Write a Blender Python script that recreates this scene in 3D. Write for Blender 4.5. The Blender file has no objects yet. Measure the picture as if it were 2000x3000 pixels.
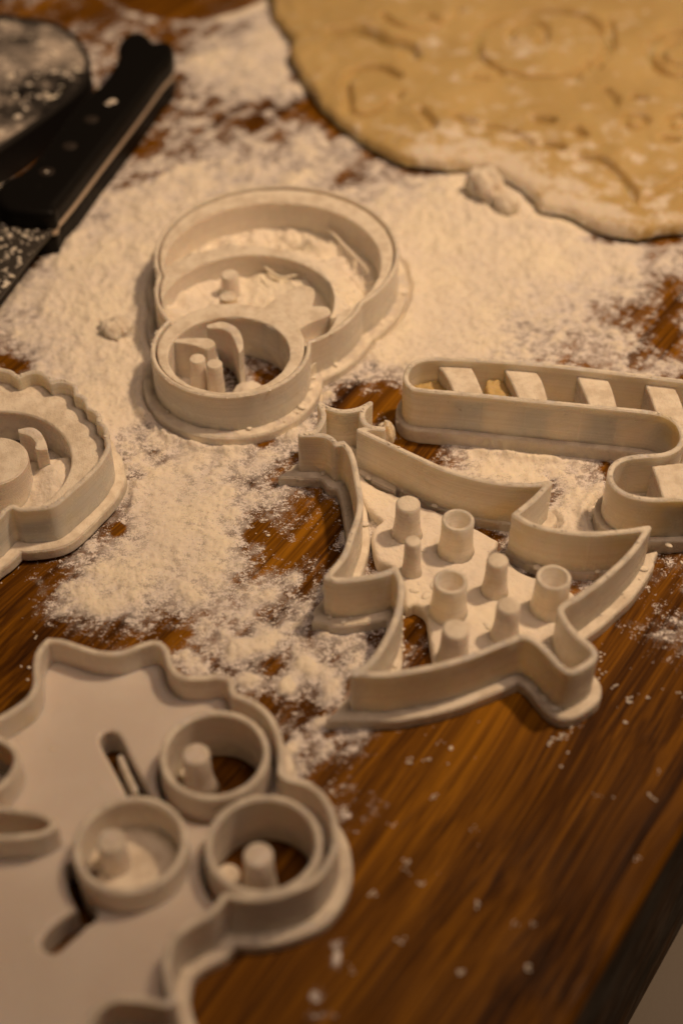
import bpy, math, numpy as np
from mathutils import Vector, Matrix
S = 0.001                                   # everything below is written in millimetres
scene = bpy.context.scene
col = scene.collection

# ------------------------------------------------------------------ camera
D = 300.0; EL = math.radians(44.6)
CAM = np.array([0, -D*math.cos(EL), D*math.sin(EL)])
FW = -CAM/D; RT = np.array([1., 0, 0]); UP = np.cross(RT, FW); KF = 50/36*3000
cd = bpy.data.cameras.new('camera'); cam = bpy.data.objects.new('camera', cd); col.objects.link(cam)
cam.matrix_world = Matrix(((RT[0], UP[0], -FW[0], CAM[0]*S), (RT[1], UP[1], -FW[1], CAM[1]*S),
                           (RT[2], UP[2], -FW[2], CAM[2]*S), (0, 0, 0, 1)))
cd.sensor_fit = 'VERTICAL'; cd.sensor_height = 36; cd.sensor_width = 24; cd.lens = 50
cd.clip_start = 0.01; cd.clip_end = 10
cd.dof.use_dof = True; cd.dof.focus_distance = 0.298; cd.dof.aperture_fstop = 7.8; cd.dof.aperture_blades = 9
scene.camera = cam

# ------------------------------------------------------------------ light of the kitchen
w = bpy.data.worlds.new('World'); scene.world = w; w.use_nodes = True
bg = w.node_tree.nodes['Background']; bg.inputs[0].default_value = (1.0, 0.70, 0.48, 1); bg.inputs[1].default_value = 0.04
def lamp(name, loc, target, power, size, color):
    ld = bpy.data.lights.new(name, 'AREA'); ld.shape = 'DISK'; ld.size = size*S; ld.energy = power; ld.color = color
    o = bpy.data.objects.new(name, ld); col.objects.link(o); o.location = Vector(loc)*S
    o.rotation_euler = (Vector(target)-Vector(loc)).to_track_quat('-Z', 'Y').to_euler(); return o
sl = bpy.data.lights.new('kitchen_lamp', 'SPOT'); sl.energy = 14.0; sl.color = (1.0, 0.67, 0.40); sl.shadow_soft_size = 24*S      # the shaded lamp to the right
sl.spot_size = math.radians(51); sl.spot_blend = 1.0
so = bpy.data.objects.new('kitchen_lamp', sl); col.objects.link(so); so.location = Vector((300, 105, 640))*S
so.rotation_euler = (Vector((30, 125, 0))-Vector((300, 105, 640))).to_track_quat('-Z', 'Y').to_euler()
lamp('ceiling_lamp', (160, -60, 900), (0, 0, 0), 1.6, 300, (1.0, 0.67, 0.49))
scene.view_settings.view_transform = 'Standard'; scene.view_settings.look = 'None'
scene.view_settings.exposure = 0; scene.view_settings.gamma = 1

# ------------------------------------------------------------------ maths helpers
def un(p, z=0.):
    """points of the photograph (2000 x 3000) met with the horizontal plane at height z"""
    p = np.atleast_2d(np.array(p, float)); d = FW+((p[:, 0]-1000)/KF)[:, None]*RT-((p[:, 1]-1500)/KF)[:, None]*UP
    t = (z-CAM[2])/d[:, 2]; return (CAM+t[:, None]*d)[:, :2]
def circ(p, z):
    q = un(p, z); A = np.c_[2*q, np.ones(len(q))]; s = np.linalg.lstsq(A, (q**2).sum(1), rcond=None)[0]
    return s[0], s[1], math.sqrt(s[2]+s[0]**2+s[1]**2)
def _h(i, j, seed):
    n = (i.astype(np.int64)*374761393+j.astype(np.int64)*668265263+seed*1442695041) & 0x7fffffff
    n = ((n ^ (n >> 13))*1274126177) & 0x7fffffff; n = (n ^ (n >> 16)) & 0x7fffffff
    return (n % 100003)/100003.
def vnoise(x, y, seed=0):
    i = np.floor(x); j = np.floor(y); u = x-i; v = y-j; u = u*u*(3-2*u); v = v*v*(3-2*v)
    i = i.astype(np.int64); j = j.astype(np.int64)
    return (_h(i, j, seed)*(1-u)+_h(i+1, j, seed)*u)*(1-v)+(_h(i, j+1, seed)*(1-u)+_h(i+1, j+1, seed)*u)*v
def fbm(x, y, size, octv=4, seed=0, gain=.5):
    s = 0; a = 1; t = 0; x = x/size; y = y/size
    for k in range(octv):
        s = s+a*vnoise(x*(.8)+y*.6+k*17.3, y*.8-x*.6+k*9.1, seed+k*7); t += a; a *= gain; x = x*2.03; y = y*2.03
    return s/t
def spline(pts, closed=True, n=7):
    """pts (x, y) smooth or (x, y, 1) sharp corner, in the plane"""
    P = [np.array(p[:2], float) for p in pts]; sh = [len(p) > 2 for p in pts]; N = len(P); out = []
    for i in range(N if closed else N-1):
        j = (i+1) % N; p1, p2 = P[i], P[j]
        p0 = P[(i-1) % N] if not sh[i] and (closed or i > 0) else 2*p1-p2
        p3 = P[(i+2) % N] if not sh[j] and (closed or i < N-2) else 2*p2-p1
        for k in range(n):
            t = k/n
            out.append(.5*((2*p1)+(p2-p0)*t+(2*p0-5*p1+4*p2-p3)*t*t+(3*p1-p0-3*p2+p3)*t**3))
    if not closed: out.append(P[-1])
    return np.array(out)
def path(px, z, closed=True, n=7):
    q = un([p[:2] for p in px], z)
    return spline([tuple(q[i])+((1,) if len(px[i]) > 2 else ()) for i in range(len(px))], closed, n)
class Grid:
    def __init__(s, x0, x1, y0, y1, h):
        s.x0, s.y0, s.h = x0, y0, h; s.nx = int((x1-x0)/h)+1; s.ny = int((y1-y0)/h)+1
        s.X, s.Y = np.meshgrid(x0+h*np.arange(s.nx), y0+h*np.arange(s.ny), indexing='ij')
    def dist(s, P, closed=True):
        """distance to a polyline"""
        A = P; B = np.roll(P, -1, 0)
        if not closed: A, B = A[:-1], B[:-1]
        best = np.full(s.X.shape, 1e9)
        for a, b in zip(A, B):
            ab = b-a; L = ab@ab
            if L < 1e-9: continue
            t = np.clip(((s.X-a[0])*ab[0]+(s.Y-a[1])*ab[1])/L, 0, 1)
            best = np.minimum(best, (s.X-a[0]-t*ab[0])**2+(s.Y-a[1]-t*ab[1])**2)
        return np.sqrt(best)
    def poly(s, P):
        """signed field, positive inside a closed polygon"""
        ins = np.zeros(s.X.shape, bool); B = np.roll(P, -1, 0)
        for a, b in zip(P, B):
            if a[1] == b[1]: continue
            c = ((a[1] > s.Y) != (b[1] > s.Y)) & (s.X < (b[0]-a[0])*(s.Y-a[1])/(b[1]-a[1])+a[0]); ins ^= c
        d = s.dist(P); return np.where(ins, d, -d)
    def disc(s, cx, cy, r): return r-np.hypot(s.X-cx, s.Y-cy)
def grid_for(P, m=6, h=.3, clipx=(-200, 200), clipy=(-200, 400)):
    return Grid(max(P[:, 0].min()-m, clipx[0]), min(P[:, 0].max()+m, clipx[1]), max(P[:, 1].min()-m, clipy[0]), min(P[:, 1].max()+m, clipy[1]), h)

# ------------------------------------------------------------------ mesh helpers
def link(name, me, parent=None, mat=None, smooth=True):
    o = bpy.data.objects.new(name, me); col.objects.link(o)
    if parent is not None: o.parent = parent
    if mat: me.materials.append(mat)
    if smooth: me.polygons.foreach_set('use_smooth', [True]*len(me.polygons))
    return o
def thing(name, label, cat, group=None):
    o = bpy.data.objects.new(name, None); col.objects.link(o); o['label'] = label; o['category'] = cat
    o.empty_display_size = .01
    if group: o['group'] = group
    return o
def mesh_from(name, V, F):
    me = bpy.data.meshes.new(name); me.from_pydata((np.asarray(V)*S).tolist(), [], F); me.update(); return me
def solid(name, g, f, z0, z1, mat, parent=None, b=.45, ztop=None, attrs=None, wob=0.0, seed=3):
    """the region f > 0 stood up from z0 to z1 as a closed solid whose upper edge is rounded over b"""
    nx, ny, h = g.nx, g.ny, g.h; ins = f > 0
    V = []; F = []; vid = {}
    gid = -np.ones((nx, ny), np.int64)
    c = ins[:-1, :-1].astype(int)+ins[1:, :-1]+ins[1:, 1:]+ins[:-1, 1:]
    use = np.zeros((nx, ny), bool)
    any_ = c > 0
    for dx, dy in ((0, 0), (1, 0), (1, 1), (0, 1)): use[dx:nx-1+dx, dy:ny-1+dy] |= any_
    use &= ins
    n = int(use.sum())
    if n == 0: return None
    gid[use] = np.arange(n)
    def depth(d): 
        d = np.clip(d, 0, b); return b-np.sqrt(np.maximum(b*b-(b-d)**2, 0)) if b > 0 else d*0
    xs = g.X[use]; ys = g.Y[use]; fs = f[use]
    full = np.argwhere(c == 4)
    q = np.stack([gid[full[:, 0], full[:, 1]], gid[full[:, 0]+1, full[:, 1]], gid[full[:, 0]+1, full[:, 1]+1], gid[full[:, 0], full[:, 1]+1]], 1)
    F = q.tolist(); ex = []; ev = []; be = []
    def cross(i0, j0, i1, j1):
        k = (i0, j0, i1, j1) if (i0, j0) < (i1, j1) else (i1, j1, i0, j0)
        if k in vid: return vid[k]
        a, bb = f[k[0], k[1]], f[k[2], k[3]]; t = min(max(a/(a-bb), .03), .97)
        ev.append((g.x0+h*(k[0]+(k[2]-k[0])*t), g.y0+h*(k[1]+(k[3]-k[1])*t))); vid[k] = n+len(ev)-1; return vid[k]
    for i, j in np.argwhere((c > 0) & (c < 4)):
        cs = ((i, j), (i+1, j), (i+1, j+1), (i, j+1)); poly = []; kind = []
        for k in range(4):
            p, r = cs[k], cs[(k+1) % 4]
            if ins[p]: poly.append(int(gid[p])); kind.append(0)
            if ins[p] != ins[r]: poly.append(cross(p[0], p[1], r[0], r[1])); kind.append(1 if ins[p] else 2)
        if len(poly) >= 3: F.append(poly)
        for k in range(len(poly)):
            if kind[k] == 1: be.append((poly[k], poly[(k+1) % len(poly)]))
    ev = np.array(ev).reshape(-1, 2)
    XY = np.vstack([np.c_[xs, ys], ev]); dd = np.concatenate([fs, np.zeros(len(ev))])
    Z = (ztop(XY[:, 0], XY[:, 1], dd) if ztop else np.full(len(XY), float(z1)))-depth(dd)
    V = [np.c_[XY, Z]]; m = len(XY); off = m
    bv = sorted({v for e in be for v in e}); bi = {v: k for k, v in enumerate(bv)}; bxy = XY[bv]; bz = Z[bv]
    low = bz.min(); levels = []
    span = low-z0
    if span > .8: fr = [max(0, 1-.25/span)]+[k/4 for k in (3, 2, 1)]+[.2/span, 0]
    else: fr = [.5, 0]
    prev = {v: v for v in bv}
    for t in fr:
        zz = z0+(bz-z0)*t; xy = bxy
        if wob: 
            k = (fbm(bxy[:, 0]+zz*2, bxy[:, 1]-zz*3, 6, 3, seed)-.5)*wob
            k2 = (fbm(bxy[:, 0]-zz*2, bxy[:, 1]+zz*3, 6, 3, seed+50)-.5)*wob; xy = bxy+np.c_[k, k2]
        V.append(np.c_[xy, zz]); cur = {v: off+bi[v] for v in bv}; off += len(bv)
        F += [[prev[b_], prev[a_], cur[a_], cur[b_]] for a_, b_ in be]; prev = cur
    # the underside
    Vu = np.c_[XY, np.full(m, float(z0))][:n]; base = off; V.append(Vu); off += n
    top = lambda v: base+v if v < n else prev[v]
    nf = [[top(v) for v in reversed(p)] for p in (F[:len(full)+0])]
    k0 = len(full)
    for p in F[k0:]:
        if all(v < m for v in p) and len(p) >= 3: nf.append([top(v) for v in reversed(p)])
    F += nf
    V = np.vstack(V)
    me = mesh_from(name, V, F)
    if attrs:
        for an, fn in attrs.items():
            at = me.attributes.new(an, 'FLOAT', 'POINT'); at.data.foreach_set('value', np.clip(fn(V[:, 0], V[:, 1]), 0, 1).astype(np.float32))
    return link(name, me, parent, mat)
def lathe(name, prof, loc, mat, parent=None, n=40, sx=1., sy=1., rot=0, jit=.0, seed=0):
    """profile (r, z) spun about the vertical through loc; ends on the axis are closed"""
    V = []; F = []; rng = np.random.RandomState(seed); ca, sa = math.cos(rot), math.sin(rot)
    for r, z in prof:
        for k in range(n):
            a = 2*math.pi*k/n; rr = r*(1+jit*(rng.rand()-.5)); x = rr*math.cos(a)*sx; y = rr*math.sin(a)*sy
            V.append((loc[0]+x*ca-y*sa, loc[1]+x*sa+y*ca, z))
    for i in range(len(prof)-1):
        for k in range(n): F.append([i*n+k, i*n+(k+1) % n, (i+1)*n+(k+1) % n, (i+1)*n+k])
    F.append(list(range(n))[::-1]); F.append([(len(prof)-1)*n+k for k in range(n)])
    return link(name, mesh_from(name, V, F), parent, mat)
def peg(name, px, zt, rpx, zb, mat, parent, hollow=False, flare=1.25, seed=0):
    c = un([px], zt)[0]; r = np.linalg.norm(un([(px[0]+rpx, px[1])], zt)[0]-c)
    if hollow:
        t = .95; prof = [(r*flare, zb), (r*1.06, zb+(zt-zb)*.3), (r, zb+(zt-zb)*.6), (r, zt-.25), (r-.22, zt), (r-t+.22, zt), (r-t, zt-.25), (r-t, zb+.5), (.05, zb+.45)]
    else:
        prof = [(r*flare, zb), (r*1.1, zb+(zt-zb)*.3), (r*1.0, zb+(zt-zb)*.6), (r*.98, zt-.35), (r*.9, zt-.1), (r*.72, zt), (.05, zt+.03)]
    return lathe(name, prof, c, mat, parent, 36, jit=.012, seed=seed)

# ------------------------------------------------------------------ materials
class NT:
    def __init__(s, name):
        s.m = bpy.data.materials.new(name); s.m.use_nodes = True; s.t = s.m.node_tree; s.t.nodes.clear()
        s.out = s.n('ShaderNodeOutputMaterial'); s.tc = s.n('ShaderNodeTexCoord').outputs['Object']
    def n(s, t, **k):
        x = s.t.nodes.new(t)
        for a, b in k.items(): setattr(x, a, b)
        return x
    def l(s, a, b): s.t.links.new(a, b)
    def set(s, sock, v):
        if isinstance(v, bpy.types.NodeSocket): s.l(v, sock)
        else: sock.default_value = v
    def noise(s, scale, detail=3, rough=.5, vec=None, dist=0):
        x = s.n('ShaderNodeTexNoise'); s.set(x.inputs['Vector'], vec or s.tc); x.inputs['Scale'].default_value = scale
        x.inputs['Detail'].default_value = detail; x.inputs['Roughness'].default_value = rough; x.inputs['Distortion'].default_value = dist
        return x.outputs['Fac']
    def map(s, scale=(1, 1, 1), rot=(0, 0, 0), loc=(0, 0, 0), vec=None):
        x = s.n('ShaderNodeMapping'); s.set(x.inputs['Vector'], vec or s.tc); x.inputs['Scale'].default_value = scale
        x.inputs['Rotation'].default_value = rot; x.inputs['Location'].default_value = loc; return x.outputs[0]
    def math(s, op, a, b=0., c=None, clamp=False):
        x = s.n('ShaderNodeMath', operation=op); x.use_clamp = clamp; s.set(x.inputs[0], a); s.set(x.inputs[1], b)
        if c is not None: s.set(x.inputs[2], c)
        return x.outputs[0]
    def ramp(s, v, a, b, lo=0., hi=1.):
        x = s.n('ShaderNodeMapRange'); x.interpolation_type = 'SMOOTHSTEP'; s.set(x.inputs[0], v)
        for k, q in enumerate((a, b, lo, hi)): x.inputs[k+1].default_value = q
        return x.outputs[0]
    def mix(s, f, a, b):
        x = s.n('ShaderNodeMix', data_type='RGBA'); s.set(x.inputs[0], f)
        for k, q in ((6, a), (7, b)): s.set(x.inputs[k], q if isinstance(q, bpy.types.NodeSocket) else (*q, 1))
        return x.outputs[2]
    def attr(s, name): 
        x = s.n('ShaderNodeAttribute'); x.attribute_name = name; return x.outputs['Fac']
    def nz(s):
        g = s.n('ShaderNodeNewGeometry'); p = s.n('ShaderNodeSeparateXYZ'); s.l(g.outputs['Normal'], p.inputs[0]); return p.outputs['Z']
    def bump(s, h, dist, strength=1., prev=None):
        x = s.n('ShaderNodeBump'); s.set(x.inputs['Height'], h); x.inputs['Distance'].default_value = dist; x.inputs['Strength'].default_value = strength
        if prev: s.l(prev, x.inputs['Normal'])
        return x.outputs[0]
    def bsdf(s, color, rough, normal=None, sss=0, rad=(1, .8, .55), sscale=.002, spec=.5, metal=0, coat=0):
        p = s.n('ShaderNodeBsdfPrincipled'); s.set(p.inputs['Base Color'], color if isinstance(color, bpy.types.NodeSocket) else (*color, 1))
        s.set(p.inputs['Roughness'], rough); s.set(p.inputs['Metallic'], metal); s.set(p.inputs['Specular IOR Level'], spec)
        if not isinstance(sss, (int, float)) or sss > 0: s.set(p.inputs['Subsurface Weight'], sss); p.inputs['Subsurface Radius'].default_value = rad; p.inputs['Subsurface Scale'].default_value = sscale
        if coat: p.inputs['Coat Weight'].default_value = coat
        if normal: s.l(normal, p.inputs['Normal'])
        return p.outputs[0]
    def done(s, sh): s.l(sh, s.out.inputs['Surface']); return s.m
GA2 = .75
FLOUR = (.86, .80, .70)
PLAST = (.84, .765, .685)
def plastic(name, dust=.5, yellow=.0, base=1., tone=1., glow=1.):
    """milky printed plastic: fine printing layers on the walls, flour dust and painted rim light on what faces up"""
    t = NT(name)
    lay = t.noise(1, 2, .6, t.map((22, 22, 2600)))                      # irregular layers
    wav = t.n('ShaderNodeTexWave', wave_type='BANDS', bands_direction='Z'); t.l(t.tc, wav.inputs['Vector'])
    wav.inputs['Scale'].default_value = 780; wav.inputs['Distortion'].default_value = .6; wav.inputs['Detail'].default_value = 1
    fine = t.noise(2600, 3, .7); blot = t.noise(70, 4, .6); patch = t.noise(260, 5, .62)
    up = t.ramp(t.nz(), .35, .9)
    d = t.math('MULTIPLY', up, t.ramp(t.math('ADD', t.math('MULTIPLY', patch, .75), t.math('MULTIPLY', fine, .25)), .60-.36*dust, .70-.30*dust))  # real flour on upward faces, also whitening rims as if lit from above
    side = t.math('MULTIPLY', t.ramp(t.math('ADD', t.math('MULTIPLY', patch, .6), t.math('MULTIPLY', fine, .4)), .62-.12*dust, .72-.10*dust), .45)
    d = t.math('MAXIMUM', d, side)
    zz = t.n('ShaderNodeSeparateXYZ'); t.l(t.tc, zz.inputs[0])
    low = t.math('MULTIPLY', t.ramp(zz.outputs['Z'], .0022, .0065, base, 0.), t.ramp(t.math('ADD', t.math('MULTIPLY', patch, .65), t.math('MULTIPLY', fine, .35)), .44, .56))
    d = t.math('MAXIMUM', d, low)
    c = t.mix(t.ramp(blot, .42, .68), tuple(k*tone for k in PLAST), (.88*tone, .82*tone, .745*tone))
    c = t.mix(t.math('MULTIPLY', t.ramp(lay, .42, .66), .34), c, (.64, .565, .475))
    smear = t.math('MULTIPLY', t.ramp(t.noise(45, 3, .5), .62-.1*yellow, .8-.1*yellow), .35+.3*yellow)
    c = t.mix(smear, c, (.78, .57, .20))
    spots = t.math('MULTIPLY', t.ramp(t.noise(330, 2, .5), .72, .80), .45)
    c = t.mix(spots, c, (.42, .29, .18))
    c = t.mix(d, c, t.mix(t.ramp(patch, .35, .62), (.74, .66, .53), (.94, .87, .73)))
    n = t.bump(t.math('ADD', wav.outputs['Fac'], t.math('MULTIPLY', lay, 1.5)), .00013, .6)
    n = t.bump(t.math('MULTIPLY', fine, d), .00030, .9, n)
    return t.done(t.bsdf(c, t.math('ADD', .27, t.math('MULTIPLY', d, .60)), n, sss=t.math('SUBTRACT', .80, t.math('MULTIPLY', d, .65)), rad=(1, .74, .48), sscale=.0020*glow, spec=.5))
def flour_mat(name, alpha=False):
    t = NT(name); a = t.noise(1300, 5, .68); b = t.noise(330, 4, .6); big = t.noise(60, 3, .5)
    c = t.mix(t.ramp(big, .35, .65), (.93, .86, .71), (.86, .80, .70))
    n = t.bump(b, .0006, .7); n = t.bump(a, .00028, .9, n)
    if alpha: c = t.mix(t.ramp(t.attr('cover'), .45, 1.0, .8, 0.), c, (.80, .765, .765))
    sh = t.bsdf(c, .95, n, spec=.15, sss=.25, rad=(1, .8, .5), sscale=.0008)
    if alpha:
        cov = t.attr('cover'); g = t.noise(2700, 5, .72); g2 = t.noise(520, 4, .62)
        g3 = t.math('MULTIPLY', t.math('SUBTRACT', t.noise(1000, 3, .6, t.map((.55, 1, 1), (0, 0, -GA2))), .5), 1.7)
        v = t.math('ADD', t.math('ADD', cov, g3), t.math('ADD', t.math('MULTIPLY', t.math('SUBTRACT', g, .5), 3.3), t.math('MULTIPLY', t.math('SUBTRACT', g2, .5), 1.5)))
        al = t.ramp(v, .44, .66)
        veil = t.ramp(t.math('ADD', cov, t.math('MULTIPLY', t.math('SUBTRACT', t.noise(240, 4, .6), .5), .9)), .10, .90, 0, .74)                            # the thin breath of flour between the grains
        al = t.math('MAXIMUM', al, veil)
        tr = t.n('ShaderNodeBsdfTransparent'); mx = t.n('ShaderNodeMixShader'); t.l(al, mx.inputs[0]); t.l(tr.outputs[0], mx.inputs[1]); t.l(sh, mx.inputs[2]); sh = mx.outputs[0]
    return t.done(sh)
EDGE = un([(1672, 3000), (2000, 2431)], 0); ev_ = EDGE[1]-EDGE[0]; GA = math.atan2(ev_[1], ev_[0])     # run of the board's edge and its grain
def wood_mat(name, tone=1., side=False):
    t = NT(name); R = t.map((1, 1, 1), (0, 0, -GA))
    warp = t.n('ShaderNodeVectorMath', operation='ADD'); wn = t.n('ShaderNodeTexNoise'); t.l(R, wn.inputs['Vector']); wn.inputs['Scale'].default_value = 9
    sc = t.n('ShaderNodeVectorMath', operation='SCALE'); t.l(wn.outputs['Color'], sc.inputs[0]); sc.inputs['Scale'].default_value = .012
    t.l(R, warp.inputs[0]); t.l(sc.outputs[0], warp.inputs[1]); W = warp.outputs[0]
    a = t.noise(1, 3, .55, t.map((5, 75, 75), vec=W)); b = t.noise(1, 4, .6, t.map((6, 300, 300), vec=W)); f = t.noise(1, 3, .65, t.map((22, 1500, 1500), vec=W))
    pore = t.ramp(t.noise(1, 2, .5, t.map((38, 1100, 1100), vec=W)), .62, .76)
    v = t.math('ADD', t.math('MULTIPLY', a, .32), t.math('ADD', t.math('MULTIPLY', b, .32), t.math('MULTIPLY', f, .36)))
    r = t.n('ShaderNodeValToRGB'); t.l(v, r.inputs[0]); e = r.color_ramp.elements
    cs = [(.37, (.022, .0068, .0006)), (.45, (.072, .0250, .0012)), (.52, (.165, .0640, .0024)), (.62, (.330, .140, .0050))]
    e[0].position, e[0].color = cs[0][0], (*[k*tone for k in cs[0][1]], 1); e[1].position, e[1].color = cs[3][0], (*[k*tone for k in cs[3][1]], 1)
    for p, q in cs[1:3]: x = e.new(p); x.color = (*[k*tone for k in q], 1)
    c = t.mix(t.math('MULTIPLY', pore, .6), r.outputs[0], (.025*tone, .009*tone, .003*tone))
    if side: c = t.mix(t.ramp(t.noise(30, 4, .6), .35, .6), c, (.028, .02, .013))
    rough = t.ramp(t.noise(90, 4, .6), .3, .7, .42, .62)
    n = t.bump(t.math('SUBTRACT', f, t.math('MULTIPLY', pore, 1.2)), .00012, .7); n = t.bump(b, .0002, .5, n)
    return t.done(t.bsdf(c, rough, n, spec=.09))
def dough_mat():
    t = NT('dough'); fl = t.attr('flour'); p = t.noise(160, 5, .62); q = t.noise(1500, 4, .7)
    v = t.math('ADD', t.math('ADD', fl, t.math('MULTIPLY', t.math('SUBTRACT', p, .5), 2.6)), t.math('MULTIPLY', t.math('SUBTRACT', q, .5), 1.1))
    d = t.ramp(v, .40, .95, 0, .75)
    c = t.mix(t.ramp(t.noise(45, 3, .5), .35, .65), (.60, .445, .195), (.53, .385, .16)); c = t.mix(d, c, FLOUR)
    n = t.bump(t.noise(420, 4, .6), .0007, .6); n = t.bump(q, .0002, .7, n)
    return t.done(t.bsdf(c, t.math('ADD', .48, t.math('MULTIPLY', d, .4)), n, sss=.5, rad=(1, .6, .25), sscale=.0025, spec=.35))
def black_mat(name, dust, base=(.004, .0035, .003), rough=.42, metal=0., fs=330, smear=0.):
    t = NT(name); up = t.ramp(t.nz(), .55, .9); a = t.noise(fs, 4, .68); b = t.noise(fs*.22, 3, .6)
    v = t.math('ADD', t.math('MULTIPLY', a, .62), t.math('MULTIPLY', b, .38))
    d = t.math('MULTIPLY', up, t.ramp(v, .66-dust*.3, .78-dust*.3))
    c = t.mix(d, base, (.80, .72, .62))
    if smear: c = t.mix(t.math('MULTIPLY', up, t.ramp(b, .35, .68, 0, smear)), c, (.50, .45, .40))
    if smear: c = t.mix(t.math('MULTIPLY', up, t.ramp(t.noise(75, 5, .7), .50, .66, 0, .8)), c, (.62, .55, .47))
    n = t.bump(a, .0003, .4)
    return t.done(t.bsdf(c, t.math('ADD', rough, t.math('MULTIPLY', d, .4)), n, spec=.16, metal=metal))
M_PL = plastic('milky_plastic', .6, .3); M_PLD = plastic('floured_plastic', 1.15, .2); M_PLY = plastic('milky_plastic_clean', .6, .15, glow=1.8)
M_CANE = plastic('milky_plastic_doughy', .55, .8, glow=1.9)
M_FL = flour_mat('flour'); M_FLA = flour_mat('flour_dusting', True)
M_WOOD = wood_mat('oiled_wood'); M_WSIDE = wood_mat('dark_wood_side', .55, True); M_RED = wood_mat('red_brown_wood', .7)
M_DOUGH = dough_mat()
M_HANDLE = black_mat('black_handle', .05, rough=.5); M_STEEL = black_mat('steel', .28, (.05, .045, .04), .35, .0, 900)  # blade steel painted dark in place of reflected dark surroundings
M_TANG = black_mat('tang_steel', .1, (.62, .52, .42), .4, .3); M_PAN = black_mat('black_iron', .42, (.010, .009, .009), .5, 0, 210, .55)
M_PALE = black_mat('pale_worktop', .0, (.17, .15, .125), .6)

G_CUT = 'white printed cookie cutters'
# ------------------------------------------------------------------ setting: worktop and the thick board
T_BOARD = 80.
def board_mesh():
    u = np.array([math.cos(GA), math.sin(GA)]); nrm = np.array([-u[1], u[0]])           # nrm points into the board
    P0 = EDGE[0]; corners = [P0-u*260, P0+u*620, P0+u*620+nrm*620, P0-u*260+nrm*620]
    g = []; b = 1.6
    ring = lambda ins, z: [tuple(P0+u*(-260+ins))+(z,), ]
    def rect(i, z): return [tuple(P0+u*(-260+i)+nrm*i)+(z,), tuple(P0+u*(620-i)+nrm*i)+(z,), tuple(P0+u*(620-i)+nrm*(620-i))+(z,), tuple(P0+u*(-260+i)+nrm*(620-i))+(z,)]
    prof = [(0, -T_BOARD), (0, -b), (.25*b, -.4*b), (.6*b, -.1*b), (b, 0)]
    V = []; F = []
    for i, z in prof: V += rect(i, z)
    for k in range(len(prof)-1):
        for j in range(4): F.append([k*4+j, k*4+(j+1) % 4, k*4+4+(j+1) % 4, k*4+4+j])
    top = (len(prof)-1)*4; F.append([top, top+1, top+2, top+3]); F.append([3, 2, 1, 0])
    return V, F
bt = thing('wooden_board', 'thick oiled brown wooden board with dark side, dusted with flour under all the cutters', 'board')
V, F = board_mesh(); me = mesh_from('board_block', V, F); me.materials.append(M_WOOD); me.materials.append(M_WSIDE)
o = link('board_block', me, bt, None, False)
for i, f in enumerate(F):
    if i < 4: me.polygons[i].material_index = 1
wt = mesh_from('worktop', [(-900, -700, -T_BOARD-.5), (900, -700, -T_BOARD-.5), (900, 1500, -T_BOARD-.5), (-900, 1500, -T_BOARD-.5),
     (-900, -700, -T_BOARD-30), (900, -700, -T_BOARD-30), (900, 1500, -T_BOARD-30), (-900, 1500, -T_BOARD-30)],
     [[0, 1, 2, 3], [7, 6, 5, 4], [0, 4, 5, 1], [1, 5, 6, 2], [2, 6, 7, 3], [3, 7, 4, 0]])
o = link('worktop', wt, None, M_PALE, False); o['kind'] = 'structure'

# ------------------------------------------------------------------ cutter: snowman
H = 12.2
t = thing('snowman_cookie_cutter', 'white plastic snowman cookie cutter of three stacked rings, filled with flour', 'cookie cutter', G_CUT)
head = circ([(436, 1013), (675, 1161), (905, 1003), (471, 1090), (547, 1141), (820, 1135)], H)
headh = circ([(495, 1010), (675, 925), (848, 1030), (680, 1146), (530, 1090), (600, 928), (800, 955)], H)
mid = circ([(451, 832), (1063, 852), (1039, 940), (975, 978), (902, 995)], H)
midh = circ([(497, 844), (535, 788), (624, 755), (726, 737), (820, 751), (871, 768), (935, 806), (986, 857), (1004, 883), (991, 920), (943, 968)], H)
body = circ([(471, 745), (499, 633), (573, 584), (675, 559), (834, 545), (999, 571), (1126, 648), (1169, 717), (1175, 755), (1152, 806)], H)
bodyh = circ([(548, 666), (624, 610), (726, 594), (820, 592), (922, 602), (1024, 638), (1101, 699), (1124, 745), (1093, 811)], H)
midt = circ([(547, 745), (650, 719), (752, 714), (820, 724), (896, 755), (960, 806)], H)
g = Grid(-62, 28, 10, 118, .3)
out = np.maximum(np.maximum(g.disc(*head), g.disc(*mid)), g.disc(*body))
hH = g.disc(*headh); hM = np.minimum(g.disc(*midh), -g.disc(head[0], head[1], head[2]-1.2)); hB = np.minimum(g.disc(*bodyh), -g.disc(*midt))
ring = np.minimum(out-1.45, np.minimum(np.minimum(-hH, -hM), -hB))
zt_ = lambda x, y, d: H-.6+.5*(fbm(x, y, 2.2, 3, 4)-.5)
solid('inner_frame', g, ring, 0.3, H-.5, M_PLD, t, .35, ztop=zt_)
solid('outline_wall', g, np.minimum(out, 1.0-out), .3, H, M_PL, t, .35)
solid('base_flange', g, np.minimum(out+2.6, 3.4-(out+2.6)+1.0), 0.0, 2.6, M_PL, t, .6)
def pxpoly(name, px, z, z0, mat, par, b=.35, smoothz=None, clip=None, h=.25, ztop=None):
    P = path(px, z); gg = grid_for(P, 2, h); f = gg.poly(P)
    if clip is not None: f = np.minimum(f, clip(gg))
    return solid(name, gg, f, z0, z, mat, par, b, ztop)
pxpoly('mitten', [(740, 925, 1), (777, 890), (844, 843), (885, 830), (917, 838), (922, 860), (914, 889, 1), (950, 890), (967, 902), (962, 917), (910, 938), (872, 965), (880, 985), (900, 1010, 1), (840, 980)], H-.4, 3, M_PLD, t, .4,
        ztop=lambda x, y, d: H-.9+.35*(fbm(x, y, 2.5, 3, 9)-.5))
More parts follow.
